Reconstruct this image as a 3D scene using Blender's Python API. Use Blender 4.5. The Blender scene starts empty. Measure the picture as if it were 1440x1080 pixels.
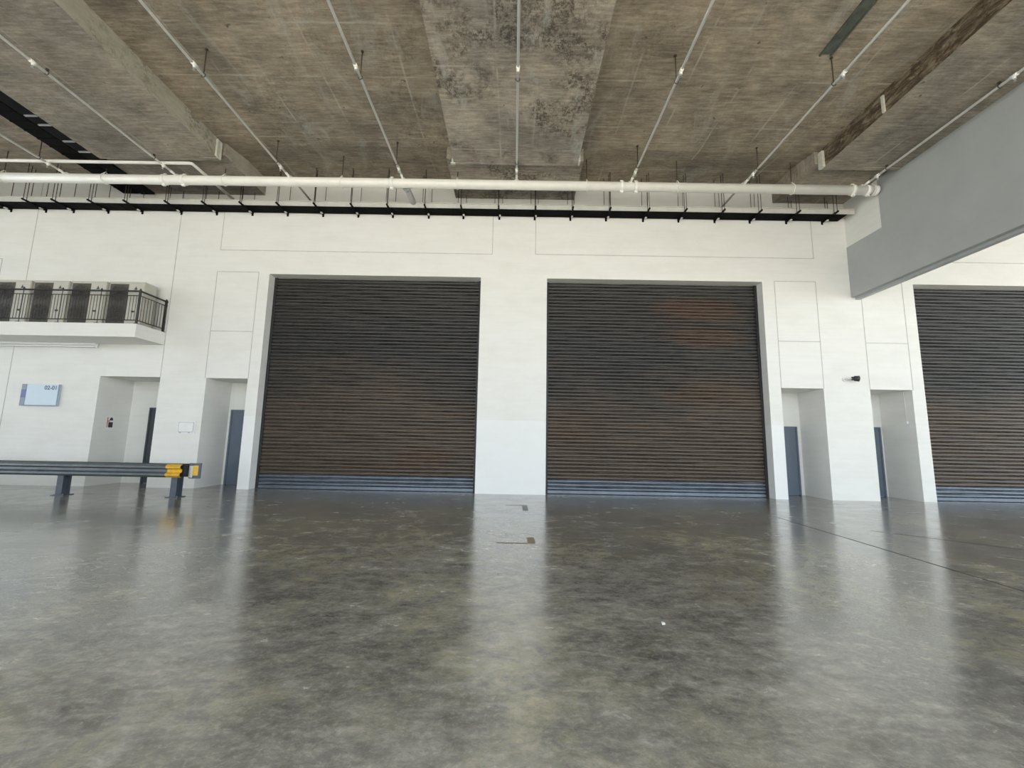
import bpy, math, random
from mathutils import Matrix, Vector
random.seed(7)
C = bpy.context.scene.collection
PI = math.pi
WY = 12.4            # front plane of the long wall
SOF = 9.38           # slab soffit
SOFW = 9.55          # slab soffit beside the wall

# ------------------------------------------------------------------ mesh builder
class MB:
    def __init__(s): s.v = []; s.f = []; s.sm = []; s.mi = []; s.cur = 0
    def _add(s, vs, fs, smooth=False):
        o = len(s.v); s.v += [tuple(p) for p in vs]
        for f in fs: s.f.append(tuple(i+o for i in f)); s.sm.append(smooth); s.mi.append(s.cur)
    def box(s, x0, x1, y0, y1, z0, z1, b=0.0):
        if b <= 0:
            vs = [(x0,y0,z0),(x1,y0,z0),(x1,y1,z0),(x0,y1,z0),(x0,y0,z1),(x1,y0,z1),(x1,y1,z1),(x0,y1,z1)]
            fs = [(3,2,1,0),(4,5,6,7),(0,1,5,4),(1,2,6,5),(2,3,7,6),(3,0,4,7)]
            s._add(vs, fs); return s
        import bmesh
        bm = bmesh.new()
        r = bmesh.ops.create_cube(bm, size=1.0)
        for v in r['verts']:
            v.co = ((x0+x1)/2 + v.co.x*(x1-x0), (y0+y1)/2 + v.co.y*(y1-y0), (z0+z1)/2 + v.co.z*(z1-z0))
        bmesh.ops.bevel(bm, geom=list(bm.edges), offset=b, segments=2, affect='EDGES', profile=0.6)
        bm.verts.index_update()
        s._add([tuple(v.co) for v in bm.verts], [tuple(v.index for v in f.verts) for f in bm.faces]); bm.free(); return s
    def tube(s, pts, r, n=12, caps=True):
        pts = [Vector(p) for p in pts]; rings = []
        for i, p in enumerate(pts):
            if i == 0: d = pts[1]-p
            elif i == len(pts)-1: d = p-pts[i-1]
            else: d = (pts[i+1]-p).normalized() + (p-pts[i-1]).normalized()
            d.normalize()
            a = Vector((0,0,1)) if abs(d.z) < .9 else Vector((1,0,0))
            u = d.cross(a).normalized(); w = d.cross(u).normalized()
            rr = r[i] if isinstance(r, (list, tuple)) else r
            rings.append([p + u*rr*math.cos(2*PI*k/n) + w*rr*math.sin(2*PI*k/n) for k in range(n)])
        o = len(s.v)
        for g in rings: s.v += [tuple(q) for q in g]
        for i in range(len(rings)-1):
            for k in range(n):
                s.f.append((o+i*n+k, o+i*n+(k+1)%n, o+(i+1)*n+(k+1)%n, o+(i+1)*n+k)); s.sm.append(True); s.mi.append(s.cur)
        if caps:
            s.f.append(tuple(o+k for k in reversed(range(n)))); s.sm.append(False); s.mi.append(s.cur)
            e = o+(len(rings)-1)*n
            s.f.append(tuple(e+k for k in range(n))); s.sm.append(False); s.mi.append(s.cur)
        return s
    def cyl(s, a, b, r, n=12): return s.tube([a, b], r, n)
    def ring(s, c, axis, R, r, n=24, m=8):
        c = Vector(c); ax = Vector(axis).normalized()
        a = Vector((0,0,1)) if abs(ax.z) < .9 else Vector((1,0,0))
        u = ax.cross(a).normalized(); w = ax.cross(u)
        o = len(s.v)
        for i in range(n):
            d = u*math.cos(2*PI*i/n) + w*math.sin(2*PI*i/n)
            for k in range(m):
                s.v.append(tuple(c + d*(R + r*math.cos(2*PI*k/m)) + ax*r*math.sin(2*PI*k/m)))
        for i in range(n):
            for k in range(m):
                s.f.append((o+i*m+k, o+((i+1)%n)*m+k, o+((i+1)%n)*m+(k+1)%m, o+i*m+(k+1)%m)); s.sm.append(True); s.mi.append(s.cur)
        return s
    def prism(s, poly, axis, a, b):
        """closed polygon extruded along an axis: 'x' poly=(y,z), 'y' poly=(x,z), 'z' poly=(x,y)"""
        def P(q, t): return {'x': (t, q[0], q[1]), 'y': (q[0], t, q[1]), 'z': (q[0], q[1], t)}[axis]
        n = len(poly)
        vs = [P(q, a) for q in poly] + [P(q, b) for q in poly]
        fs = [tuple(range(n)), tuple(reversed(range(n, 2*n)))] + [(i, n+i, n+(i+1)%n, (i+1)%n) for i in range(n)]
        s._add(vs, fs); return s
    def sphere(s, c, r, n=12, m=8):
        pts = []
        for j in range(m+1):
            t = PI*j/m; pts.append((c[0], c[1], c[2]-r*math.cos(t)))
        return s.tube(pts, [max(r*math.sin(PI*j/m), 1e-4) for j in range(m+1)], n)
    def build(s, name, mat, parent=None, loc=None):
        me = bpy.data.meshes.new(name)
        if parent is not None:
            root = parent
            while root.parent: root = root.parent
            off = Vector(root.location)
        elif loc is not None: off = Vector(loc)
        else: off = Vector((0,0,0))
        me.from_pydata([tuple(Vector(p)-off) for p in s.v], [], s.f)
        for m in (mat if isinstance(mat, (list, tuple)) else [mat]): me.materials.append(m)
        for i, p in enumerate(me.polygons): p.use_smooth = s.sm[i]; p.material_index = s.mi[i]
        import bmesh
        bm = bmesh.new(); bm.from_mesh(me); bmesh.ops.recalc_face_normals(bm, faces=bm.faces); bm.to_mesh(me); bm.free()
        o = bpy.data.objects.new(name, me); C.objects.link(o)
        if parent is not None: o.parent = parent
        else: o.location = off
        return o
    def base(s):
        xs, ys, zs = zip(*s.v)
        return ((min(xs)+max(xs))/2, (min(ys)+max(ys))/2, min(zs))

def tag(o, label=None, cat=None, group=None, kind=None):
    if label: o['label'] = label
    if cat: o['category'] = cat
    if group: o['group'] = group
    if kind: o['kind'] = kind
    return o
def thing(name, label, cat, loc, group=None):
    o = bpy.data.objects.new(name, None); C.objects.link(o); o.empty_display_size = .1
    o.location = loc; return tag(o, label, cat, group)
def solo(name, mb, mat, label, cat, group=None):
    return tag(mb.build(name, mat, loc=mb.base()), label, cat, group)
def struct(name, mb, mat):
    return tag(mb.build(name, mat), kind='structure')
def dup(root, loc, label=None):
    r = root.copy(); C.objects.link(r); r.location = loc
    if label: r['label'] = label
    for ch in list(root.children):
        c = ch.copy(); C.objects.link(c); c.parent = r
        for g in list(ch.children):
            d = g.copy(); C.objects.link(d); d.parent = c
    return r

# ------------------------------------------------------------------ materials
def new_mat(name):
    m = bpy.data.materials.new(name); m.use_nodes = True
    nt = m.node_tree; return m, nt, nt.nodes['Principled BSDF']
def N(nt, t, **kw):
    n = nt.nodes.new(t)
    for k, v in kw.items():
        if k.startswith('i_'): n.inputs[k[2:].replace('_', ' ')].default_value = v
        else: setattr(n, k, v)
    return n
def coords(nt, scale=(1,1,1), world=False):
    if world: src = N(nt, 'ShaderNodeNewGeometry').outputs['Position']
    else: src = N(nt, 'ShaderNodeTexCoord').outputs['Object']
    mp = N(nt, 'ShaderNodeMapping'); mp.inputs['Scale'].default_value = scale
    nt.links.new(src, mp.inputs['Vector']); return mp.outputs['Vector']
def noise(nt, vec, scale, detail=6, rough=.6, dist=0):
    n = N(nt, 'ShaderNodeTexNoise'); n.inputs['Scale'].default_value = scale; n.inputs['Detail'].default_value = detail
    n.inputs['Roughness'].default_value = rough; n.inputs['Distortion'].default_value = dist
    nt.links.new(vec, n.inputs['Vector']); return n.outputs['Fac']
def ramp(nt, fac, stops):
    r = N(nt, 'ShaderNodeValToRGB'); e = r.color_ramp.elements
    while len(e) < len(stops): e.new(.5)
    for i, (p, c) in enumerate(stops):
        e[i].position = p; e[i].color = (*c, 1) if len(c) == 3 else c
    nt.links.new(fac, r.inputs['Fac']); return r.outputs['Color']
def mix(nt, fac, a, b, mode='MIX'):
    m = N(nt, 'ShaderNodeMix', data_type='RGBA', blend_type=mode)
    for sock, v in ((m.inputs[0], fac), (m.inputs[6], a), (m.inputs[7], b)):
        if hasattr(v, 'links') or hasattr(v, 'is_linked'): nt.links.new(v, sock)
        elif isinstance(v, (int, float)): sock.default_value = v
        else: sock.default_value = (*v, 1)
    return m.outputs[2]
def math_(nt, op, a, b=None, c=None):
    m = N(nt, 'ShaderNodeMath', operation=op)
    for i, v in enumerate((a, b, c)):
        if v is None: continue
        if isinstance(v, (int, float)): m.inputs[i].default_value = v
        else: nt.links.new(v, m.inputs[i])
    return m.outputs[0]
def bump(nt, bsdf, h, strength=.2, dist=.02):
    b = N(nt, 'ShaderNodeBump'); b.inputs['Strength'].default_value = strength; b.inputs['Distance'].default_value = dist
    nt.links.new(h, b.inputs['Height']); nt.links.new(b.outputs['Normal'], bsdf.inputs['Normal'])
def simple(name, col, rough=.5, metal=0., var=.12, scale=6, bumpy=0., spec=.5):
    m, nt, b = new_mat(name)
    v = coords(nt); f = noise(nt, v, scale, 5)
    c = ramp(nt, f, [(.3, tuple(x*(1-var) for x in col)), (.7, tuple(min(1, x*(1+var)) for x in col))])
    nt.links.new(c, b.inputs['Base Color'])
    b.inputs['Roughness'].default_value = rough; b.inputs['Metallic'].default_value = metal
    b.inputs['Specular IOR Level'].default_value = spec
    if bumpy: bump(nt, b, noise(nt, v, scale*6, 4), bumpy, .004)
    return m

# ---- long white wall: plaster, repainted below 2.1 m
def wall_mat():
    m, nt, b = new_mat('white_plaster')
    v = coords(nt, world=True)
    sep = N(nt, 'ShaderNodeSeparateXYZ'); nt.links.new(v, sep.inputs[0])
    up = math_(nt, 'MAXIMUM', math_(nt, 'GREATER_THAN', sep.outputs['Z'], 2.1), math_(nt, 'GREATER_THAN', math_(nt, 'ABSOLUTE', sep.outputs['X']), 7.89))
    f = noise(nt, coords(nt, (.5,.5,1.2), True), 2.2, 6, .65)
    f2 = noise(nt, coords(nt, (.25,.25,5), True), 2.5, 5, .6)
    old = ramp(nt, f, [(.3, (.75,.738,.695)), (.55, (.79,.78,.74)), (.8, (.805,.796,.76))])
    old = mix(nt, math_(nt, 'MULTIPLY', math_(nt, 'SUBTRACT', f2, .42), .6), old, (.66,.655,.63))
    fresh = ramp(nt, f, [(.25, (.79,.79,.772)), (.6, (.815,.815,.80))])
    c = mix(nt, up, fresh, old)
    scuff = math_(nt, 'GREATER_THAN', noise(nt, v, 3.1, 8, .75), .72)
    low = math_(nt, 'LESS_THAN', sep.outputs['Z'], 1.3)
    c = mix(nt, math_(nt, 'MULTIPLY', math_(nt, 'MULTIPLY', scuff, low), .35), c, (.42,.44,.46))
    nt.links.new(c, b.inputs['Base Color']); b.inputs['Roughness'].default_value = .62
    b.inputs['Specular IOR Level'].default_value = .3
    bump(nt, b, noise(nt, v, 14, 6, .7), .08, .01)
    return m

# ---- bare formed concrete of the soffit
def concrete_mat(name, tint=1.0, seams_x=(), seams_y=(), dark=.5, pale=.4, warm=1.0):
    m, nt, b = new_mat(name)
    v = coords(nt, world=True)
    sep = N(nt, 'ShaderNodeSeparateXYZ'); nt.links.new(v, sep.inputs[0])
    big = noise(nt, v, .38, 5, .6, .5)
    mid = noise(nt, coords(nt, (.7, 1.0, 1), True), 1.7, 10, .74, .35)
    grain = noise(nt, coords(nt, (.9, 7.0, 1), True), 2.6, 7, .72, .2)
    fine = noise(nt, v, 19, 6, .82)
    t = tint; w = warm
    def k(x): return (x*t, x*t*(1-.12*w), x*t*(1-.285*w))
    c = ramp(nt, mid, [(.32, k(.13)), (.45, k(.26)), (.55, k(.36)), (.70, k(.56))])
    c = mix(nt, .55, c, ramp(nt, grain, [(.34, k(.15)), (.5, k(.30)), (.64, k(.48))]))
    c = mix(nt, .85, c, ramp(nt, big, [(.36, (.60,.60,.60)), (.46, (.82,.79,.76)), (.55, (1.0,.95,.88)), (.66, (.80,.80,.81))]), 'MULTIPLY')
    blot = math_(nt, 'MULTIPLY', ramp(nt, noise(nt, v, .75, 4, .6, .6), [(.48-.01*(dark > .6), (0,0,0)), (.62-.03*(dark > .6), (1,1,1))]),
                 ramp(nt, noise(nt, coords(nt, (4, 3, 3), True), 3.4, 9, .82), [(.46-.02*(dark > .6), (0,0,0)), (.58-.03*(dark > .6), (1,1,1))]))
    c = mix(nt, math_(nt, 'MULTIPLY', blot, dark), c, (.06,.053,.042))
    lime = math_(nt, 'MULTIPLY', ramp(nt, noise(nt, coords(nt, (1.5,.45,1), True), 1.0, 9, .75, .8), [(.55, (0,0,0)), (.72, (1,1,1))]), pale)
    c = mix(nt, lime, c, (.56,.57,.53))
    wob = math_(nt, 'MULTIPLY', math_(nt, 'SUBTRACT', noise(nt, v, 1.4, 3), .5), .05)
    tot = None
    for ax, lst in (('X', seams_x), ('Y', seams_y)):
        for q in lst:
            e = math_(nt, 'COMPARE', math_(nt, 'ADD', sep.outputs[ax], wob), q, .020)
            tot = e if tot is None else math_(nt, 'MAXIMUM', tot, e)
    if tot is not None:
        q = math_(nt, 'MULTIPLY', tot, ramp(nt, noise(nt, v, 1.1, 5), [(.44, (0,0,0)), (.62, (.5,.5,.5))]))
        c = mix(nt, q, c, (.60,.58,.50))
    c = mix(nt, math_(nt, 'MULTIPLY', ramp(nt, fine, [(.52, (0,0,0)), (.68, (1,1,1))]), .30), c, (.10,.088,.07))
    hole = math_(nt, 'GREATER_THAN', noise(nt, v, 5.5, 3, .5), .735)
    c = mix(nt, math_(nt, 'MULTIPLY', hole, .6), c, (.05,.045,.035))
    nt.links.new(c, b.inputs['Base Color']); b.inputs['Roughness'].default_value = .85
    b.inputs['Specular IOR Level'].default_value = .25
    bump(nt, b, math_(nt, 'ADD', mid, math_(nt, 'MULTIPLY', fine, .4)), .3, .02)
    return m

# ---- power-trowelled floor
def floor_mat():
    m, nt, b = new_mat('trowelled_concrete')
    v = coords(nt, world=True)
    sep = N(nt, 'ShaderNodeSeparateXYZ'); nt.links.new(v, sep.inputs[0])
    big = noise(nt, v, .33, 5, .6, .6)
    mid = noise(nt, coords(nt, (.85, 1.15, 1), True), 1.9, 12, .70, .25)
    sw = noise(nt, coords(nt, (1.0, 1.7, 1), True), 5.5, 12, .74, .35)
    fine = noise(nt, v, 24, 6, .8, .3)
    g = (1.28, 1.24, 1.09)
    def k(x): return tuple(x*q for q in g)
    c = ramp(nt, mid, [(.32, k(.045)), (.45, k(.125)), (.54, k(.21)), (.72, k(.40))])
    c = mix(nt, .5, c, ramp(nt, sw, [(.30, k(.035)), (.46, k(.13)), (.55, k(.225)), (.74, k(.55))]))
    c = mix(nt, .8, c, ramp(nt, big, [(.34, (.52,.52,.52)), (.48, (.85,.85,.85)), (.60, (1.1,1.1,1.1))]), 'MULTIPLY')
    gold = math_(nt, 'MULTIPLY', ramp(nt, noise(nt, v, .45, 4, .6, .5), [(.45, (0,0,0)), (.60, (1,1,1))]), ramp(nt, noise(nt, v, 3.1, 8, .78, .8), [(.42, (0,0,0)), (.62, (1,1,1))]))
    c = mix(nt, math_(nt, 'MULTIPLY', gold, .65), c, (.44,.405,.25))
    c = mix(nt, math_(nt, 'MULTIPLY', ramp(nt, fine, [(.52, (0,0,0)), (.66, (1,1,1))]), .30), c, k(.42))
    c = mix(nt, math_(nt, 'MULTIPLY', ramp(nt, fine, [(.34, (1,1,1)), (.46, (0,0,0))]), .35), c, k(.05))
    spk = math_(nt, 'GREATER_THAN', noise(nt, coords(nt, (1,2.4,1), True), 8, 6, .85), .72)
    c = mix(nt, math_(nt, 'MULTIPLY', spk, .75), c, (.022,.022,.022))
    nt.links.new(c, b.inputs['Base Color'])
    nt.links.new(ramp(nt, mid, [(.36, (.15,.15,.15)), (.66, (.29,.29,.29))]), b.inputs['Roughness'])
    b.inputs['IOR'].default_value = 1.5; b.inputs['Specular IOR Level'].default_value = .8
    b.inputs['Coat Weight'].default_value = .5; b.inputs['Coat Roughness'].default_value = .16; b.inputs['Coat IOR'].default_value = 1.5
    h = math_(nt, 'ADD', math_(nt, 'MULTIPLY', sw, .8), math_(nt, 'MULTIPLY', fine, .10))
    bump(nt, b, h, .10, .010)
    return m

# ---- dirty dark roller shutter slats
def slat_mat(name, seed, rusts):
    """rusts: (x, z, half width, half height, strength) of rusty patches"""
    m, nt, b = new_mat(name)
    v = coords(nt, world=True)
    sep = N(nt, 'ShaderNodeSeparateXYZ'); nt.links.new(v, sep.inputs[0])
    st = noise(nt, coords(nt, (.5, 1, 9.3), True), 1.6, 6, .7)
    mp = N(nt, 'ShaderNodeMapping'); mp.inputs['Location'].default_value = (seed*13.1, 0, seed*7.7); mp.inputs['Scale'].default_value = (.35, 1, .8)
    nt.links.new(v, mp.inputs['Vector'])
    pat = noise(nt, mp.outputs['Vector'], .8, 5, .6)
    c = ramp(nt, st, [(.3, (.026,.025,.024)), (.7, (.056,.053,.050))])
    dirt = math_(nt, 'MULTIPLY', ramp(nt, math_(nt, 'ADD', math_(nt, 'MULTIPLY', sep.outputs['Z'], .16), math_(nt, 'MULTIPLY', math_(nt, 'SUBTRACT', pat, .5), .9)), [(.36, (1,1,1)), (.60, (0,0,0))]), ramp(nt, st, [(.34, (.45,.45,.45)), (.6, (1,1,1))]))
    c = mix(nt, math_(nt, 'MULTIPLY', dirt, .85), c, (.105,.078,.056))
    for (x, z, hw, hh, k) in rusts:
        dx = math_(nt, 'DIVIDE', math_(nt, 'SUBTRACT', sep.outputs['X'], x), hw); dz = math_(nt, 'DIVIDE', math_(nt, 'SUBTRACT', sep.outputs['Z'], z), hh)
        d = math_(nt, 'ADD', math_(nt, 'MULTIPLY', dx, dx), math_(nt, 'MULTIPLY', dz, dz))
        e = ramp(nt, math_(nt, 'SUBTRACT', math_(nt, 'ADD', 1.0, math_(nt, 'MULTIPLY', math_(nt, 'SUBTRACT', st, .5), 2.2)), d), [(.0, (0,0,0)), (.9, (1,1,1))])
        c = mix(nt, math_(nt, 'MULTIPLY', e, k), c, (.092,.050,.028))
    nt.links.new(c, b.inputs['Base Color'])
    b.inputs['Metallic'].default_value = .2; b.inputs['Specular IOR Level'].default_value = .5
    nt.links.new(ramp(nt, st, [(.3, (.32,.32,.32)), (.7, (.5,.5,.5))]), b.inputs['Roughness'])
    return m

def stained_band(name):
    """beam flank: pale concrete with brown-black moss creeping along it"""
    m, nt, b = new_mat(name)
    v = coords(nt, world=True)
    f = noise(nt, coords(nt, (1, 1.4, 4), True), 2.2, 8, .75, .6)
    c = ramp(nt, f, [(.36, (.30,.26,.19)), (.46, (.16,.125,.08)), (.56, (.06,.042,.026))])
    nt.links.new(c, b.inputs['Base Color']); b.inputs['Roughness'].default_value = .9
    bump(nt, b, f, .4, .02); return m

M = {}
M['wall'] = wall_mat()
M['floor'] = floor_mat()
M['slab'] = concrete_mat('soffit_concrete', 1.22, (-6.9,-5.6,-4.3,-2.5,2.5,3.7,4.9,6.1,7.2,-10.6,-9.0), (2.1,3.9,5.7,7.1,8.32,9.7,10.22,11.6), .35, .5)
M['beam_mid'] = concrete_mat('stained_beam_concrete', 1.40, (-.45,.37), (4.5,7.5,9.92,10.45), .85, .75, .7)
M['beam_plain'] = concrete_mat('plain_beam_concrete', 1.18, (-9.6,9.3), (5.6,8.9,10.4), .25, .3, .75)
def pale_flank():
    m, nt, b = new_mat('pale_beam_flank')
    v = coords(nt, world=True)
    f = noise(nt, coords(nt, (1, 1, 3), True), 2.0, 8, .75, .6)
    g = ramp(nt, noise(nt, v, .55, 3, .5), [(.5, (0,0,0)), (.62, (1,1,1))])
    c = ramp(nt, f, [(.3, (.33,.31,.25)), (.6, (.44,.42,.35))])
    k = math_(nt, 'MULTIPLY', g, ramp(nt, noise(nt, v, 6, 8, .8), [(.48, (0,0,0)), (.58, (1,1,1))]))
    c = mix(nt, math_(nt, 'MULTIPLY', k, .8), c, (.11,.10,.07))
    nt.links.new(c, b.inputs['Base Color']); b.inputs['Roughness'].default_value = .9; return m
M['flank_pale'] = pale_flank()
M['flank_rust'] = stained_band('moss_stained_flank')
M['girder'] = simple('grey_girder_paint', (.40,.415,.41), .55, 0, .05, 1.2, .05)
M['yard'] = simple('yard_concrete', (.63,.57,.465), .9, 0, .1, .4)
M['slats'] = [slat_mat('shutter_slats_a', 1, [(-2.6,.95,1.1,.35,.5), (-4.6,.65,1.6,.25,.3)]),
  slat_mat('shutter_slats_b', 2.6, [(5.6,5.65,1.7,.42,.6), (5.9,4.75,1.5,.40,.55), (5.8,5.2,1.6,.9,.22), (5.9,3.0,1.6,.45,.35), (1.9,1.9,1.0,.8,.25)]),
  slat_mat('shutter_slats_c', 4.1, [(15.5,1.2,1.2,.4,.3)])]
M['galv'] = simple('galvanised_slats', (.13,.15,.18), .38, .5, .15, 3)
M['guide'] = simple('dark_guide_steel', (.03,.03,.032), .5, .4)
M['pipe'] = simple('white_pipe_paint', (.89,.875,.82), .35, 0, .04, 3)
M['pipe_old'] = simple('greyish_pipe_paint', (.55,.53,.49), .45, 0, .1, 4)
M['zinc'] = simple('zinc_pipe', (.45,.46,.46), .35, .6, .1, 9)
M['rod'] = simple('rusty_rod', (.075,.06,.045), .7, .3, .2, 20)
M['black'] = simple('black_tray', (.005,.005,.005), .8, 0, .2, 5, 0, .08)
M['blackgrey'] = simple('black_duct', (.009,.009,.009), .75, 0, .2, 5, 0, .1)
M['tray'] = simple('pale_tray_steel', (.60,.59,.55), .45, .1, .06, 5)
M['seam'] = simple('grey_sealant_and_shadow_line', (.47,.47,.45), .8, 0, .15, 6)
M['jointfill'] = simple('black_joint_filler', (.055,.052,.047), .85, 0, .3, 8, 0, .1)
M['door'] = simple('blue_grey_door_paint', (.115,.145,.185), .4, 0, .08, 3)
M['door_dark'] = simple('dark_door_paint', (.05,.062,.072), .4, 0, .08, 3)
M['rail'] = simple('galvanised_guardrail', (.135,.15,.158), .42, .45, .18, 5)
M['post'] = simple('grey_post_paint', (.085,.10,.125), .5, .2, .15, 6)
M['yellow'] = simple('worn_yellow_paint', (.70,.40,.03), .5, 0, .2, 14)
M['rubber_and_shadow'] = simple('black_rubber_and_shadow', (.015,.015,.015), .7)
M['acbody'] = simple('beige_condenser_steel', (.52,.50,.43), .45, 0, .06, 6)
M['acgrille'] = simple('dark_condenser_grille', (.075,.066,.053), .6, .1, .2, 12)
M['iron'] = simple('dark_railing_paint', (.045,.043,.043), .45, .3, .1, 9)
M['tape'] = simple('brown_tape', (.26,.19,.14), .6, 0, .15, 20)
M['tapegrey'] = simple('grey_tape', (.27,.275,.255), .6, 0, .15, 20)
M['strip'] = simple('olive_tape_edge', (.12,.11,.08), .6, 0, .2, 20)
M['paper'] = simple('white_paper', (.8,.8,.78), .7)
M['plate'] = simple('pale_bearing_plate', (.62,.61,.54), .6, 0, .1, 8)
M['slot'] = simple('green_grey_channel', (.10,.115,.095), .6, .1, .3, 6)
M['signface'] = simple('blue_white_acrylic', (.46,.56,.63), .08, 0, .02, 3)
M['signblue'] = simple('navy_print', (.03,.06,.22), .3)
M['signgrey'] = simple('steel_blue_print', (.13,.17,.24), .3)
M['signink'] = simple('navy_grey_print', (.05,.075,.13), .3)
M['whiteplastic'] = simple('white_plastic', (.8,.8,.79), .4, 0, .03)
M['red'] = simple('red_print', (.55,.05,.05), .4)
M['ink'] = simple('dark_print', (.04,.035,.045), .5)
M['lens'] = simple('camera_glass', (.02,.02,.022), .1)
M['tube'] = simple('lamp_tube_glass', (.93,.93,.92), .25, 0, .02)

# ------------------------------------------------------------------ setting
f = MB(); f.box(-30, 30, -7, 13.6, -.3, 0); struct('floor', f, M['floor'])
g = MB(); g.box(-90, 90, -90, -7, -.35, -.02); struct('ground', g, M['yard'])
cl = MB(); cl.box(-30, 30, -7, 10.55, SOF, 10.3); struct('ceiling', cl, M['slab'])
cl = MB(); cl.prism([(10.55,SOF),(11.5,SOFW),(13.75,SOFW),(13.75,10.3),(10.55,10.3)], 'x', -30, 30); struct('ceiling', cl, M['slab'])

# wide drop beams running from the wall to the open side
def drop_beam(a0, a1, b0, b1, under, left, right):
    """a = near band, b = wall band"""
    m = MB()
    for (x0, x1, y0, y1, z0, z1) in ((a0, a1, -7, 10.52, 8.87, SOF), (b0, b1, 10.52, WY, 9.03, SOFW)):
        vs = [(x0,y0,z0),(x1,y0,z0),(x1,y1,z0),(x0,y1,z0),(x0,y0,z1),(x1,y0,z1),(x1,y1,z1),(x0,y1,z1)]
        m.cur = 0; m._add(vs, [(3,2,1,0),(0,1,5,4),(2,3,7,6)])
        m.cur = 1 if y1 < WY else 0; m._add(vs, [(3,0,4,7)])
        m.cur = 2; m._add(vs, [(1,2,6,5)])
    o = m.build('ceiling_beam', [under, left, right]); return tag(o, kind='structure')
drop_beam(-1.72, 1.60, -1.93, 1.77, M['beam_mid'], M['beam_plain'], M['beam_plain'])
drop_beam(-11.30, -8.03, -11.45, -7.93, M['beam_plain'], M['beam_plain'], M['flank_pale'])
drop_beam(8.12, 11.40, 7.98, 11.60, M['beam_plain'], M['flank_rust'], M['beam_plain'])
drop_beam(-20.9, -17.6, -21.0, -17.5, M['beam_plain'], M['beam_plain'], M['flank_pale'])
drop_beam(17.9, 21.2, 17.8, 21.3, M['beam_plain'], M['flank_rust'], M['beam_plain'])

# long wall with its openings: (x0, x1, top)
OPEN = [(-7.55,-1.07,6.45), (.95,7.50,6.45), (12.07,18.6,6.45), (-12.28,-10.49,3.2), (-9.12,-7.89,3.2), (7.86,9.11,3.2), (10.47,11.70,3.2)]
w = MB(); xs = sorted({-26, 26} | {q for o in OPEN for q in o[:2]})
for a, b in zip(xs, xs[1:]):
    top = max([o[2] for o in OPEN if o[0] <= a and b <= o[1]], default=0)
    w.box(a, b, WY, 13.55, top, SOFW+.3)
w.box(-26, 26, 13.55, 13.75, 0, SOFW+.3)
struct('wall_back', w, M['wall'])
w = MB(); w.box(-30, -12.5, -7.3, -7.0, 0, 10.3); struct('daylight_block_wall', w, M['wall'])  # unseen wall added to block daylight and darken the left bay
# painted wall return above the girder end
w = MB(); w.box(10.175, 10.42, 11.15, WY, 7.6, 9.03); struct('wall_right', w, M['wall'])

# sealed panel joints on the wall face
def joint(n, rects):
    m = MB()
    for (x0, z0, x1, z1) in rects:
        t = .009
        if abs(x0-x1) < 1e-6: m.box(x0-t, x0+t, WY-.004, WY+.01, z0, z1)
        else: m.box(x0, x1, WY-.004, WY+.01, z0-t, z0+t)
    struct('trim_%d' % n, m, M['seam'])
joint(1, [(-9.14,7.2,-9.14,8.9), (-9.14,7.2,-.74,7.2), (-.74,7.2,-.74,8.9)])
joint(2, [(.59,7.22,.59,8.9), (.59,7.22,9.12,7.22), (9.12,7.22,9.12,8.9)])
joint(3, [(-9.16,3.2,-9.16,6.5), (-9.16,6.5,-7.88,6.5), (-7.88,3.2,-7.88,6.5), (-9.16,4.63,-7.88,4.63)])
joint(4, [(7.87,3.2,7.87,6.48), (7.87,6.48,9.12,6.48), (9.12,3.2,9.12,6.48), (7.87,4.61,9.12,4.61)])
joint(5, [(10.47,3.2,10.47,6.48), (10.47,6.48,11.73,6.48), (11.73,3.2,11.73,6.48), (10.47,4.6,11.73,4.6)])
joint(6, [(-10.49,3.2,-10.49,9.5), (-15.0,0,-15.0,9.5)])
joint(7, [(11.0,7.17,19.4,7.17), (11.0,7.17,11.0,9.5)])
joint(8, [(-20.0,6.8,-15.85,6.8), (-15.85,4.6,-15.85,6.8)])

# sealed saw-cut joints in the floor, running towards the right-hand shutter
for n, (x0, y0, x1, y1, w) in ((9, (5.64, 9.3, 5.46, 2.6, .012)), (10, (6.55, 8.05, 9.2, 5.4, .010))):
    L = math.hypot(x1-x0, y1-y0); nx, ny = -(y1-y0)/L*w, (x1-x0)/L*w
    m = MB(); m.prism([(x0-nx,y0-ny), (x1-nx,y1-ny), (x1+nx,y1+ny), (x0+nx,y0+ny)], 'z', -.004, .0015); struct('trim_%d' % n, m, M['jointfill'])
# pedestrian doors at the back of the recesses
def ped_door(n, x0, x1, top, mat, hinge):
    y = 13.55
    d = MB(); d.box(x0+.05, x1-.05, y-.05, y-.002, .01, top-.05, .004); o = struct('door_%d' % n, d, mat)
    fr = MB(); fr.box(x0, x0+.05, y-.07, y-.002, 0, top); fr.box(x1-.05, x1, y-.07, y-.002, 0, top); fr.box(x0+.05, x1-.05, y-.07, y-.002, top-.05, top)
    fr.build('door_frame', mat, o)
    h = MB(); hx = x1-.15 if hinge < 0 else x0+.15
    h.box(hx-.02, hx+.02, y-.056, y-.048, .95, 1.15); h.tube([(hx, y-.05, 1.05), (hx, y-.11, 1.05), (hx+.12*hinge, y-.11, 1.05)], .01, 8)
    h.build('door_handle', M['zinc'], o)
ped_door(1, -11.62, -10.55, 2.36, M['door_dark'], -1)
ped_door(2, -9.01, -7.95, 2.34, M['door'], -1)
ped_door(3, 7.95, 8.97, 2.12, M['door'], 1)
ped_door(4, 10.55, 11.60, 2.15, M['door'], 1)

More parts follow.
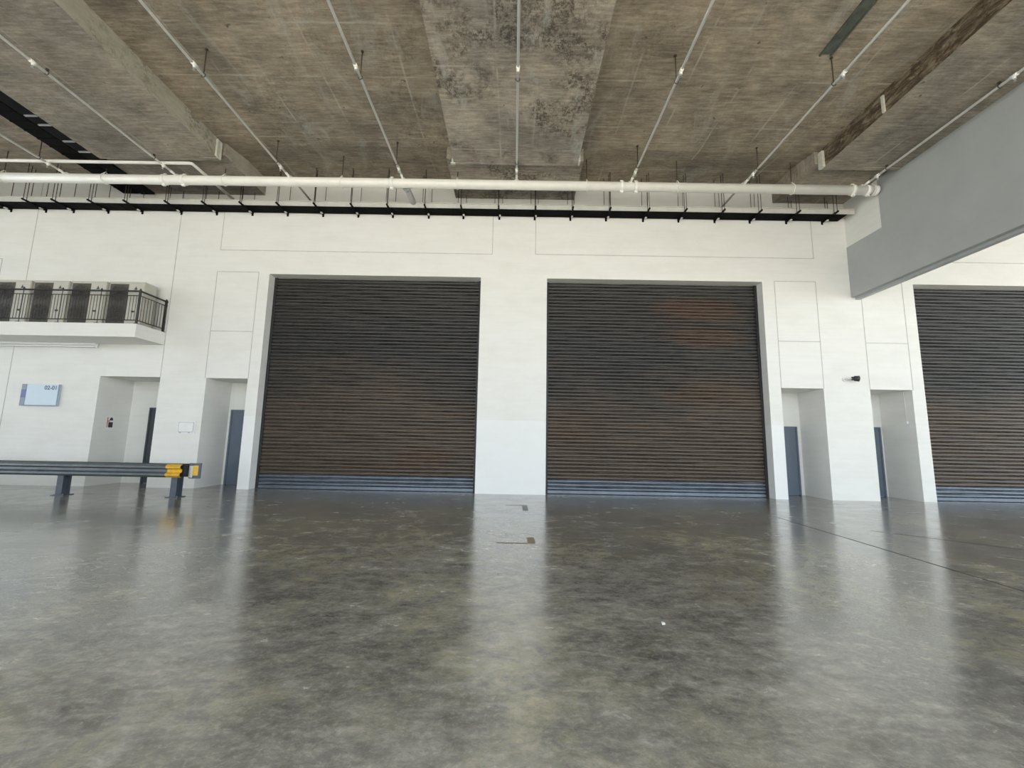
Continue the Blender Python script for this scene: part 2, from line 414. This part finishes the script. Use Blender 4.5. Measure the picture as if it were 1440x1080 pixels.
# ------------------------------------------------------------------ roller shutters
def roller_shutter(x0, x1, H, label, mat, seed):
    rnd = random.Random(seed)
    y = 12.75; pitch = .1075; z0 = .42
    t = thing('roller_shutter', label, 'shutter', ((x0+x1)/2, y, 0), 'roller shutters along the white wall')
    ph = [rnd.uniform(0, 6.28) for _ in range(8)]
    prof = [(.002, .0), (-.014, .08), (-.029, .28), (-.034, .50), (-.027, .72), (-.012, .88), (.006, .95)]
    def curtain(za, zb, nm, mt):
        m = MB(); n = max(1, int(round((zb-za)/pitch))); p = (zb-za)/n; NX = 40
        rows = [(za + (k+q[1])*p, q[0], k) for k in range(n) for q in prof] + [(zb, 0, n)]
        for (z, dy, k) in rows:
            for i in range(NX+1):
                x = x0+.06 + (x1-x0-.12)*i/NX
                wv = .0035*math.sin(x*1.7+ph[0]+k*.9) + .003*math.sin(x*3.9+ph[1]+k*2.3) + .008*math.sin(z*1.1+ph[2])*math.sin(x*.6+ph[3])
                m.v.append((x, y+dy+wv, z + .004*math.sin(x*2.3+k*1.7+ph[4])))
        W = NX+1
        for r in range(len(rows)-1):
            for i in range(NX):
                a = r*W+i
                m.f.append((a, a+1, a+W+1, a+W)); m.sm.append((r % len(prof)) not in (5, 6)); m.mi.append(0)
        return m.build(nm, mt, t)
    curtain(z0, H-.02, 'curtain', mat)
    tag(curtain(.10, z0, 'bottom_slats', M['galv']), 'blue-grey bare slats at the foot of the shutter')
    b = MB(); b.box(x0+.05, x1-.05, y-.04, y+.03, .01, .10, .008); b.build('bottom_bar', M['galv'], t)
    for s in (0, 1):
        q = MB(); xa = x0+.003 if s == 0 else x1-.083
        q.box(xa, xa+.08, y-.05, y-.034, 0, H-.005); q.box(xa, xa+.08, y+.034, y+.05, 0, H-.005)
        xb = xa if s == 0 else xa+.068
        q.box(xb, xb+.012, y-.034, y+.034, 0, H-.005)
        q.build('guide_rail', M['guide'], t)
    h = MB(); h.box(x0+.09, x1-.09, y+.07, y+.45, H-.42, H-.005); h.build('shutter_box', M['guide'], t)
    return t
roller_shutter(-7.55, -1.07, 6.45, 'closed dark roller shutter left of the white middle pillar', M['slats'][0], 3)
roller_shutter(.95, 7.50, 6.45, 'closed dark roller shutter right of the middle pillar, rust-brown upper right', M['slats'][1], 5)
roller_shutter(12.07, 18.6, 6.45, 'closed dark roller shutter beyond the grey girder, cut off by the right edge', M['slats'][2], 9)

# ------------------------------------------------------------------ grey girder
t = thing('girder', 'deep grey painted concrete girder running out from the wall at right', 'beam', (10.3, 6, 5.94))
m = MB(); m.prism([(WY,6.0),(WY,7.59),(11.14,7.59),(11.14,9.02),(10.52,9.02),(10.52,8.865),(-7,8.865),(-7,6.0)], 'x', 10.16, 10.42)
m.build('web', M['girder'], t)
m = MB(); m.box(10.29, 10.42, -7, WY, 5.93, 6.0); m.build('drip_lip', M['girder'], t)

# ------------------------------------------------------------------ sprinkler pipework
MY, MZ, MR = 11.1, 8.665, .128
t = thing('water_main', 'thick white fire main running along the full length under the ceiling', 'pipe', (-7, MY, MZ-MR))
m = MB(); m.tube([(-26, MY, MZ), (10.06, MY, MZ)], MR, 20); m.build('pipe', M['pipe'], t)
m = MB(); m.tube([(9.98, MY, MZ), (10.08, MY, MZ), (10.12, MY, MZ)], [MR+.014, MR+.014, MR*.7], 20); m.build('end_cap', M['pipe'], t)
for x in (-10.0, -9.45, -3.55, 2.93, 3.33, 9.42, 9.82):
    m = MB(); m.tube([(x-.05, MY, MZ), (x-.05, MY, MZ), (x+.05, MY, MZ)], MR+.018, 20)
    for sgn in (-1, 1): m.box(x-.04, x+.04, MY-.03, MY+.03, MZ+sgn*(MR+.03)-.022, MZ+sgn*(MR+.03)+.022)
    m.build('coupling', M['pipe'], t)

BZ = 8.78
def branch(x, label, far=False):
    t = thing('branch_pipe', label, 'pipe', (x, 2, BZ), 'white sprinkler branch pipes under the ceiling')
    m = MB(); m.tube([(x, -6.5, BZ), (x, 10.86, BZ)], .027, 12); m.build('pipe', M['pipe'], t)
    m = MB(); m.tube([(x, 10.84, BZ), (x, 10.95, BZ), (x, 11.03, BZ-.02), (x, MY-.01, BZ-.04), (x, MY, MZ+MR-.01)], .032, 12); m.build('elbow', M['pipe'], t)
    m = MB(); m.tube([(x, MY, MZ+MR-.012), (x, MY, MZ+MR+.03)], .055, 14); m.build('outlet', M['pipe'], t)
    for y in (1.9, 4.6, 7.45, 10.6):
        m = MB(); m.tube([(x, y-.06, BZ), (x, y+.06, BZ)], .038, 12); m.cyl((x, y, BZ), (x, y, BZ-.07), .024, 10); c = m.build('tee', M['pipe'], t)
        m = MB(); m.cyl((x, y, BZ-.07), (x, y, BZ-.115), .012, 8); m.cyl((x, y, BZ-.115), (x, y, BZ-.12), .026, 10); m.build('sprinkler_head', M['zinc'], c)
    if far:
        m = MB(); m.tube([(x, MY, BZ+.045), (x, WY-.01, BZ+.045)], .030, 10); m.cyl((x, MY, BZ+.045), (x, 10.95, BZ), .034, 10); m.build('wall_stub', M['pipe_old'], t)
branch(-12.8, 'white branch pipe at far left, beyond the black ceiling duct')
branch(-9.65, 'white branch pipe under the pale-edged beam at left')
branch(-6.44, 'first white branch pipe right of the pale beam edge at left', True)
branch(-3.235, 'white branch pipe just left of the blotchy central beam')
branch(-.03, 'white branch pipe running straight up the middle of the central beam')
branch(3.18, 'white branch pipe just right of the blotchy central beam')
branch(6.36, 'white branch pipe left of the rust-stained beam side, beside the ceiling channel', True)
branch(9.70, 'white branch pipe running beside the top of the grey girder')

m = MB(); x = -8.89
m.tube([(-26, 10.62, 8.855), (x-.06, 10.62, 8.855), (x-.015, 10.635, 8.855), (x, 10.68, 8.855), (x, WY-.005, 8.855)], .042, 14)
solo('water_pipe', m, M['pipe'], 'thin white pipe above the fire main at left, bending back to the wall', 'pipe')

t = thing('drain_pipe', 'short grey metal pipe stub between fire main and wall left of centre', 'pipe', (-3.12, 11.7, 8.5))
m = MB(); m.tube([(-3.17, 11.20, 8.62), (-3.15, 11.4, 8.60), (-3.12, WY-.06, 8.575)], .085, 16); m.build('pipe', M['zinc'], t)
m = MB(); m.tube([(-3.12, WY-.06, 8.575), (-3.12, WY-.002, 8.575)], .13, 18); m.build('flange', M['zinc'], t)
m = MB(); m.tube([(-3.175, 11.20, 8.62), (-3.172, 11.27, 8.617)], .105, 16); m.build('coupling', M['zinc'], t)

# hangers of the main and of the branches
def main_hanger(x, top):
    t = thing('pipe_hanger', 'thin rod and white clamp holding the fire main to the ceiling', 'hanger', (x, MY, MZ), 'hangers along the fire main')
    m = MB(); m.cyl((x, MY, MZ+MR+.06), (x, MY, top), .011, 8); m.build('rod', M['rod'], t)
    m = MB(); m.ring((x, MY, MZ), (1,0,0), MR+.012, .012, 24, 6); m.tube([(x, MY-.07, MZ+MR), (x, MY, MZ+MR+.09), (x, MY+.07, MZ+MR)], .012, 6); m.build('clamp', M['pipe'], t)
    return t
for x, top in ((-14.6,SOFW), (-11.7,SOFW), (-8.3,9.03), (-4.97,SOFW), (-1.70,9.03), (1.95,SOFW), (4.5,SOFW), (7.72,SOFW), (9.95,9.03)): main_hanger(x, top)
def branch_hanger(x, y, top=SOF):
    t = thing('pipe_hanger', 'dark threaded rod carrying a thin white branch pipe', 'hanger', (x, y, BZ), 'hangers along the branch pipes')
    m = MB(); m.cyl((x, y, BZ+.04), (x, y, top), .012, 8); m.cyl((x, y, top-.02), (x, y, top), .03, 8); m.build('rod', M['rod'], t)
    m = MB(); m.ring((x, y, BZ), (0,1,0), .042, .008, 16, 6); m.build('clamp', M['rod'], t)
for x in (-12.8, -6.44, -3.235, 3.18, 6.36):
    for y in (5.0, 7.7, 10.38): branch_hanger(x, y)
for x in (-9.65, -.03, 9.70):
    for y in (5.0, 7.7, 10.3): branch_hanger(x, y, 8.87)

# ------------------------------------------------------------------ cable tray along the wall, on strut brackets
t = thing('cable_tray', 'long cable tray along the wall top, pale front lip over black underside', 'cable tray', (-7, 12.15, 8.43))
m = MB(); m.box(-26, 10.12, 11.93, 11.955, 8.43, 8.58); m.box(-26, 10.12, 11.90, 11.93, 8.555, 8.58); m.build('front_lip', M['tray'], t)
m = MB(); m.box(-26, 9.93, 11.956, 12.37, 8.43, 8.455); m.box(-26, 9.93, 12.355, 12.37, 8.455, 8.56)
x = -25.8
while x < 9.8: m.box(x, x+.03, 11.956, 12.355, 8.422, 8.43); x += .35
m.build('tray_bed', M['black'], t)
m = MB()
for k in range(5): m.tube([(-26, 12.02+.075*k, 8.487), (9.9, 12.02+.075*k, 8.487)], .03, 8)
m.build('cables', M['rubber_and_shadow'], t)
XB = [-15.85,-14.75,-13.88,-12.79,-11.72,-10.49,-9.38,-8.26,-7.16,-6.05,-4.95,-3.87,-2.75,-1.67,-.55,.55,1.66,2.77,3.92,5.02,6.14,7.23,8.36,9.47]
bracket = None
def soffit_at(x):
    for a, b in ((-11.45,-7.93), (-1.93,1.77), (7.98,11.6)):
        if a < x < b: return 9.03
    return SOFW
def make_bracket(x, top):
    t = thing('tray_bracket', 'black strut bracket with ceiling rods under the cable tray', 'bracket', (x, WY, 8.38), 'strut brackets under the cable tray')
    m = MB(); m.box(x-.021, x+.021, 11.72, WY-.002, 8.382, 8.42); m.box(x-.03, x+.03, WY-.01, WY-.001, 8.33, 8.47); m.build('strut', M['black'], t)
    m = MB(); m.box(x+.005, x+.055, 12.18, 12.26, 8.355, 8.382); m.build('clip', M['tray'], t)
    for dx, y in ((.0, 11.76), (-.06, 11.86), (-.13, 12.05), (.10, 12.25)):
        if y > 11.9: m = MB(); m.cyl((x+dx, y, 8.50), (x+dx, y, top), .009, 8)
        else: m = MB(); m.cyl((x+dx if dx == 0 else x+dx*.3, y, 8.36), (x+dx if dx == 0 else x+dx*.3, y, top), .009, 8)
        m.build('rod', M['rod'], t)
    return t
protos = {}
for x in XB:
    top = soffit_at(x)
    if top not in protos: protos[top] = make_bracket(x, top)
    else: dup(protos[top], (x, WY, 8.38))

# black duct in the bay beyond the left beam
t = thing('ceiling_duct', 'black cable duct running along the ceiling beside the left beam', 'duct', (-11.87, 3, 8.93))
m = MB(); m.box(-11.80, -11.38, -6.5, 12.35, 8.97, 9.14); m.build('duct_body', M['blackgrey'], t)
m = MB(); m.box(-12.36, -11.86, -6.5, 12.35, 8.99, 9.13); m.build('cable_ladder', M['black'], t)
m = MB()
y = -6.0
while y < 12.2: m.box(-12.355, -11.865, y, y+.04, 8.975, 8.99); y += .3
m.build('rungs', M['black'], t)
hk = None
for y in (5.4, 6.6, 7.9, 9.08, 9.38, 9.95, 10.35, 11.5):
    if hk is None:
        hk = thing('duct_bracket', 'small pale hook bracket under the black ceiling duct', 'bracket', (-11.66, y, 8.93), 'hook brackets under the black ceiling duct')
        m = MB(); m.box(-11.72, -11.42, y-.02, y+.02, 8.935, 8.965); m.build('arm', M['zinc'], hk)
        m = MB(); m.tube([(-11.405, y, 8.95), (-11.365, y, 8.96), (-11.355, y, 9.02), (-11.355, y, SOF)], .012, 8); m.build('rod', M['zinc'], hk)
    else: dup(hk, (-11.66, y, 8.93))

# ------------------------------------------------------------------ bits on the soffit
def frame_plate(x, y0, y1, z0, z1, s, label):
    m = MB(); d = .05*s; xa, xb = min(x, x+d), max(x, x+d); e = .035
    m.box(xa, xb, y0, y0+e, z0, z1); m.box(xa, xb, y1-e, y1, z0, z1); m.box(xa, xb, y0+e, y1-e, z1-e, z1); m.box(xa, xb, y0+e, y1-e, z0, z0+e)
    m.box(min(x, x+d*.4), max(x, x+d*.4), y0+e, y1-e, z0+e, z1-e)
    return solo('edge_former', m, M['plate'], label, 'bracket')
frame_plate(-8.03, 10.28, 10.46, 8.86, 9.33, 1, 'small pale rectangular frame on the side of the left beam')
frame_plate(1.60, 10.30, 10.48, 8.86, 9.30, 1, 'small pale rectangular frame on the right side of the central beam')
m = MB(); m.box(8.05, 8.12, 10.34, 10.50, 8.84, 9.30, .006)
solo('edge_former', m, M['plate'], 'solid pale plate on the rust-stained side of the right beam', 'bracket')
m = MB(); m.box(8.08, 8.12, 8.50, 8.56, 8.88, 9.28)
solo('edge_former', m, M['plate'], 'thin pale strip further along the rust-stained beam side', 'bracket')
m = MB(); m.box(-1.80, -1.68, 10.44, 10.51, 8.845, 8.875); m.box(-1.78, -1.72, 10.44, 10.51, 8.875, 8.98)
solo('edge_former', m, M['plate'], 'small pale lug at the left corner of the central beam', 'bracket')
t = thing('ceiling_channel', 'green-grey steel channel let into the ceiling near the top right', 'channel', (6.2, 4, SOF-.04))
m = MB(); m.box(6.10, 6.29, .5, 7.62, SOF-.012, SOF-.001); m.build('bed', M['slot'], t)
m = MB(); m.box(6.07, 6.10, .5, 7.65, SOF-.035, SOF-.001); m.build('flange', M['slot'], t)
m = MB(); m.box(6.29, 6.32, .5, 7.65, SOF-.035, SOF-.001); m.build('flange', M['slot'], t)

# ------------------------------------------------------------------ balcony with condensers
t = thing('balcony', 'white concrete equipment balcony with black railing at upper left', 'balcony', (-15, 11.9, 4.17))
m = MB(); m.box(-24, -10.50, 11.40, WY, 4.17, 4.55, .006); m.build('slab', M['wall'], t)
r = MB(); RY, RX, RT = 11.45, -10.56, 5.50
r.tube([(-24, RY, RT), (RX, RY, RT), (RX, WY-.005, RT)], .026, 10)
r.tube([(-24, RY, 5.37), (RX, RY, 5.37), (RX, WY-.005, 5.37)], .013, 8)
r.tube([(-24, RY, 4.66), (RX, RY, 4.66), (RX, WY-.005, 4.66)], .015, 8)
rl = r.build('railing', M['iron'], t)
x = RX-.085
while x > -15.9:
    m = MB(); m.box(x-.0045, x+.0045, RY-.0045, RY+.0045, 4.66, 5.37); m.build('baluster', M['iron'], rl); x -= .085
y = RY+.095
while y < WY-.08:
    m = MB(); m.box(RX-.005, RX+.005, y-.005, y+.005, 4.66, 5.37); m.build('baluster', M['iron'], rl); y += .095
for px, py, q in ((RX, RY, .022), (RX, WY-.05, .022), (RX-1.1, RY, .006), (RX-2.2, RY, .006), (RX-3.3, RY, .006), (RX-4.4, RY, .006), (RX-5.5, RY, .006)):
    m = MB(); m.box(px-q, px+q, py-q, py+q, 4.55, 5.50); m.box(px-.05, px+.05, py-.04, py+.04, 4.55, 4.565); m.tube([(px, py, 5.50), (px, py, 5.53), (px, py, 5.58)], [.03, .03, .004], 8); m.build('railing_post', M['iron'], rl)

def condenser(x1, label):
    W, y0, y1, z0, z1 = 1.02, 11.80, 12.22, 4.62, 5.89; x0 = x1-W
    t = thing('air_conditioner', label, 'air conditioner', ((x0+x1)/2, 12.0, 4.55), 'beige condensers on the balcony')
    m = MB(); m.box(x0, x1, y0, y1, z0, z1, .015); m.build('casing', M['acbody'], t)
    m = MB(); m.box(x0-.01, x1+.01, y0-.015, y1+.01, z1-.03, z1+.008, .008); m.build('top_cover', M['acbody'], t)
    gx0, gx1 = x0+.03, x0+.56
    m = MB(); m.box(gx0, gx1, y0-.012, y0+.01, z0+.03, z1-.06); g = m.build('fan_grille', M['acgrille'], t)
    m = MB()
    for cz in (4.95, 5.54):
        for R in (.06, .12, .18, .235): m.ring(((gx0+gx1)/2, y0-.022, cz), (0,1,0), R, .005, 24, 5)
        for a in range(6):
            dx, dz = .235*math.cos(a*PI/6), .235*math.sin(a*PI/6)
            m.cyl(((gx0+gx1)/2-dx, y0-.02, cz-dz), ((gx0+gx1)/2+dx, y0-.02, cz+dz), .004, 5)
    m.build('grille_wires', M['iron'], g)
    m = MB(); m.box(x0+.58, x1-.015, y0-.008, y0+.005, z0+.02, z1-.05, .004); p = m.build('service_panel', M['acbody'], t)
    m = MB(); m.box(x0+.74, x0+.82, y0-.02, y0-.006, 4.98, 5.03); m.build('handle', M['iron'], p)
    m = MB(); m.prism([(x0+.73, 5.66), (x0+.83, 5.66), (x0+.78, 5.76)], 'y', y0-.010, y0-.006); m.build('badge', M['acgrille'], p)
    m = MB(); m.box(x1-.003, x1+.012, y0+.06, y1-.05, z0+.08, z1-.12)
    m.build('side_grille', M['acbody'], t)
    for fx in (x0+.12, x1-.12):
        m = MB(); m.box(fx-.04, fx+.04, y0-.01, y1+.01, 4.55, 4.622); m.build('foot', M['iron'], t)
    return t
c0 = condenser(-10.78, 'beige condenser unit at the right end of the balcony')
for k, l in enumerate(('second beige condenser unit from the right end of the balcony', 'third beige condenser unit from the right end of the balcony', 'beige condenser unit on the balcony cut off by the left edge')):
    dup(c0, (c0.location.x-1.105*(k+1), 12.0, 4.55), l)

t = thing('strip_light', 'white fluorescent batten light under the balcony slab at left', 'light', (-13.8, 12.3, 4.05))
m = MB(); m.box(-15.9, -12.44, 12.25, 12.36, 4.10, 4.168, .006); m.build('body', M['whiteplastic'], t)
m = MB(); m.tube([(-15.86, 12.305, 4.072), (-12.50, 12.305, 4.072)], .024, 10); m.build('lamp_tube', M['tube'], t)
for x in (-15.9, -12.47):
    m = MB(); m.box(x, x+.03, 12.27, 12.34, 4.04, 4.10); m.build('end_cap', M['whiteplastic'], t)

# ------------------------------------------------------------------ sign, stickers, boxes, camera on the wall
t = thing('wall_sign', 'glossy pale blue unit number sign 02-01 with navy strip on left wall', 'sign', (-13.93, WY, 2.27))
m = MB(); m.box(-14.49, -13.37, WY-.05, WY-.015, 2.28, 2.92, .004); m.build('board', M['signface'], t)
m = MB(); m.box(-14.49, -14.35, WY-.056, WY-.0505, 2.28, 2.92); s = m.build('side_strip', M['signgrey'], t)
m = MB(); m.box(-14.49, -14.35, WY-.058, WY-.0562, 2.52, 2.76); m.build('navy_band', M['signblue'], s)
m = MB(); m.box(-13.41, -13.37, WY-.056, WY-.0505, 2.28, 2.92); m.box(-14.35, -13.41, WY-.056, WY-.0505, 2.28, 2.305); m.build('edge_trim', M['signgrey'], t)
cu = bpy.data.curves.new('sign_number', 'FONT'); cu.body = '02-01'; cu.size = .165; cu.extrude = .0015; cu.offset = .004; cu.align_x = 'RIGHT'
tmp = bpy.data.objects.new('sign_number_tmp', cu); C.objects.link(tmp)
dg = bpy.context.evaluated_depsgraph_get(); me = bpy.data.meshes.new_from_object(tmp.evaluated_get(dg))
bpy.data.objects.remove(tmp, do_unlink=True)
me.transform(Matrix.Translation(Vector((-13.44, WY-.0525, 2.765))-Vector(t.location)) @ Matrix.Rotation(PI/2, 4, 'X'))
me.materials.clear(); me.materials.append(M['signink'])
o = bpy.data.objects.new('unit_number', me); C.objects.link(o); o.parent = t
m = MB()
for x in (-14.3, -13.6):
    for z in (2.4, 2.8): m.cyl((x, WY-.015, z), (x, WY-.001, z), .02, 10)
m.build('standoff', M['zinc'], t)

t = thing('notice', 'small white notice with red edge and black pictogram inside the left recess', 'sign', (-12.279, 12.93, 1.65))
m = MB(); m.box(-12.279, -12.274, 12.80, 13.04, 1.62, 2.06); m.build('sheet', M['whiteplastic'], t)
m = MB(); m.box(-12.274, -12.272, 12.81, 12.835, 1.70, 2.0); m.box(-12.274, -12.272, 12.835, 12.9, 1.88, 1.905); m.build('red_edge', M['red'], t)
m = MB(); m.box(-12.274, -12.272, 12.86, 13.0, 1.70, 1.86); m.prism([(12.88,1.91), (13.0,1.91), (12.98,1.98), (12.94,2.01), (12.90,1.98)], 'x', -12.274, -12.272); m.build('pictogram', M['ink'], t)

t = thing('access_panel', 'white flush access panel on the wall between the two left recesses', 'panel', (-9.53, WY, 1.56))
m = MB(); m.box(-9.79, -9.27, WY-.025, WY-.001, 1.56, 1.92, .004); m.build('frame', M['whiteplastic'], t)
m = MB(); m.box(-9.74, -9.32, WY-.034, WY-.0255, 1.61, 1.87, .003); m.build('lid', M['whiteplastic'], t)
m = MB(); m.box(-9.755, -9.74, WY-.03, WY-.0255, 1.595, 1.885); m.box(-9.32, -9.305, WY-.03, WY-.0255, 1.595, 1.885); m.box(-9.74, -9.32, WY-.03, WY-.0255, 1.87, 1.885); m.box(-9.74, -9.32, WY-.03, WY-.0255, 1.595, 1.61); m.build('shadow_outline', M['seam'], t)  # grey outline painted in for the shadow lines around the lid
m = MB(); m.box(-9.72, -9.66, WY-.03, WY-.0255, 1.565, 1.595); m.box(-9.46, -9.40, WY-.03, WY-.0255, 1.565, 1.595); m.build('latch', M['seam'], t)

t = thing('security_camera', 'small dark security camera on a white bracket on the right-hand pier', 'camera', (9.8, WY, 3.42))
m = MB(); m.cyl((9.74, WY-.001, 3.48), (9.74, WY-.03, 3.48), .06, 14); m.tube([(9.74, WY-.03, 3.48), (9.76, WY-.12, 3.49), (9.84, WY-.16, 3.49)], .018, 8); m.build('mount', M['whiteplastic'], t)
m = MB(); m.tube([(9.84, WY-.16, 3.49), (9.87, WY-.165, 3.49)], .055, 12); m.build('joint', M['iron'], t)
m = MB(); m.tube([(9.87, WY-.165, 3.49), (9.90, WY-.17, 3.49), (10.0, WY-.22, 3.48)], [.03, .075, .085], 16); b_ = m.build('housing', M['iron'], t)
m = MB(); m.tube([(9.995, WY-.22, 3.48), (10.012, WY-.229, 3.478)], .05, 14); m.build('lens', M['lens'], b_)

m = MB(); m.tube([(11.685, 12.66, 3.19), (11.685, 12.66, 2.30)], .014, 8); m.box(11.65, 11.699, 12.62, 12.70, 2.22, 2.30)
solo('conduit', m, M['whiteplastic'], 'thin white conduit down the side of the right-most recess', 'conduit')
for x, y, l in ((-10.62, 13.0, 'small dark light fitting on the ceiling of the left-most recess'), (-8.02, 13.0, 'small dark light fitting on the ceiling of the recess beside the left shutter')):
    m = MB(); m.tube([(x, y, 3.199), (x, y, 3.17), (x, y, 3.14)], [.06, .06, .03], 14)
    solo('downlight', m, M['iron'], l, 'light')

# ------------------------------------------------------------------ guardrail
t = thing('guardrail', 'grey double-sided steel guardrail with yellow-painted end in front of left recess', 'guardrail', (-13, 10.63, 0))
def wbeam(yf, s, x0, x1, grow=0.0):
    """W profile facing -y (s=1) or +y (s=-1)"""
    pts = [(0,.475), (-.02,.48), (-.078,.525), (-.078,.57), (-.004,.61), (-.004,.665), (-.078,.705), (-.078,.75), (-.02,.795), (0,.80)]
    th = .006
    front = [(yf + s*(y-grow), z) for y, z in pts]; back = [(yf + s*(y+th+grow*.5), z) for y, z in reversed(pts)]
    m = MB()
    poly = front+back; n = len(poly)
    vs = [(x0, a, b) for a, b in poly] + [(x1, a, b) for a, b in poly]
    k = len(pts)
    fs = [(i, i+1, n+i+1, n+i) for i in range(n-1)] + [(n-1, 0, n, 2*n-1)]
    fs += [(i, i+1, n-2-i, n-1-i) for i in range(k-1)] + [(n+i, n+n-1-i, n+n-2-i, n+i+1) for i in range(k-1)]
    m._add(vs, fs); return m
o = wbeam(10.53, 1, -22, -8.09).build('front_rail', M['rail'], t)
wbeam(10.53, 1, -8.43, -8.075, .004).build('yellow_end', M['yellow'], o)
m = wbeam(10.53, 1, -11.35, -10.75, .006); m.build('splice', M['rail'], o)
wbeam(10.77, -1, -22, -8.0).build('rear_rail', M['rail'], t)
m = MB(); pts = []
for k in range(9):
    a = k/8
    pts.append((-7.99+.29*a, 10.64 - .11*math.sin(a*1.9) + .10*a*a))
front = pts; back = [(x+.006, y+.016) for x, y in reversed(pts)]
m.prism(front+back, 'z', .455, .825)
e = m.build('end_plate', M['post'], t)
def patch(i0, i1, z0, z1, mt, nm):
    m = MB(); q = [(x-.001, y-.002) for x, y in pts[i0:i1+1]]
    m.prism(q + [(x-.001, y-.006) for x, y in reversed(pts[i0:i1+1])], 'z', z0, z1); m.build(nm, mt, e)
patch(0, 4, .48, .76, M['plate'], 'white_reflector')
patch(4, 7, .53, .77, M['yellow'], 'yellow_reflector')
m = MB(); m.box(-8.3, -7.99, 10.555, 10.745, .50, .77); m.build('end_shadow_block', M['rubber_and_shadow'], t)  # black block standing in for the shadow between the two rails
for x in (-11.04, -8.25, -13.83, -16.62, -19.4):
    m = MB(); m.box(x-.075, x+.075, 10.54, 10.552, .012, .76); m.box(x-.075, x+.075, 10.728, 10.74, .012, .76); m.box(x-.008, x+.008, 10.552, 10.728, .012, .76)
    p = m.build('post', M['post'], t)
    m = MB(); m.box(x-.15, x+.15, 10.50, 10.78, 0, .014); m.build('base_plate', M['post'], p)
    m = MB()
    for dx in (-.115, .115):
        for dy in (10.535, 10.745): m.cyl((x+dx, dy, .014), (x+dx, dy, .035), .014, 6)
    m.build('anchor_bolts', M['zinc'], p)

# ------------------------------------------------------------------ bits on the floor
t = thing('floor_tape', 'L-shaped brown tape remnant on the floor in front of the middle pillar', 'tape', (0, 6.6, 0))
m = MB(); m.box(-.22, .24, 6.545, 6.585, .0005, .003); m.build('strip', M['strip'], t)
m = MB(); m.box(.24, .355, 6.53, 6.95, .0005, .004); m.build('patch', M['tape'], t)
t = thing('floor_tape', 'grey tape remnant on the floor close to the foot of the middle pillar', 'tape', (.2, 10.0, 0))
m = MB(); m.box(-.15, .24, 10.30, 10.36, .0005, .003); m.build('strip', M['tapegrey'], t)
m = MB(); m.box(.24, .36, 9.55, 10.36, .0005, .004); m.build('patch', M['tapegrey'], t)
m = MB(); m.prism([(1.275,3.79), (1.305,3.80), (1.31,3.83), (1.285,3.84)], 'z', .0005, .006)
solo('paper_scrap', m, M['paper'], 'tiny white paper scrap lying on the bare floor right of centre', 'litter')

# ------------------------------------------------------------------ daylight
wd = bpy.data.worlds.new('sky'); bpy.context.scene.world = wd; wd.use_nodes = True
bg = wd.node_tree.nodes['Background']; bg.inputs['Color'].default_value = (.80,.905,1.0,1); bg.inputs['Strength'].default_value = 3.2
sd = bpy.data.lights.new('sun', 'SUN'); sd.energy = 11.0; sd.angle = math.radians(3); sd.color = (1,.95,.86)
so = bpy.data.objects.new('sun', sd); C.objects.link(so); so.rotation_euler = (math.radians(24), 0, math.radians(15)); so.location = (0, -20, 30)

# ------------------------------------------------------------------ camera
cd = bpy.data.cameras.new('camera'); cam = bpy.data.objects.new('camera', cd); C.objects.link(cam)
cd.sensor_fit = 'HORIZONTAL'; cd.sensor_width = 36; cd.lens = 36*596/1440; cd.clip_start = .05; cd.clip_end = 400
p, r, yw = math.radians(7.70), math.radians(1.036), math.radians(-.285)
fwd = Vector((math.sin(yw)*math.cos(p), math.cos(yw)*math.cos(p), math.sin(p)))
rt = Vector((math.cos(yw), -math.sin(yw), 0)); up = rt.cross(fwd)
r2 = rt*math.cos(r) + up*math.sin(r); u2 = up*math.cos(r) - rt*math.sin(r)
mw = Matrix((r2, u2, -fwd)).transposed().to_4x4(); mw.translation = Vector((0, 0, 1.5)); cam.matrix_world = mw
sc = bpy.context.scene; sc.camera = cam
vs = sc.view_settings; vs.view_transform = 'Standard'; vs.look = 'None'; vs.gamma = 1; vs.use_curve_mapping = False
vs.exposure = 0.38
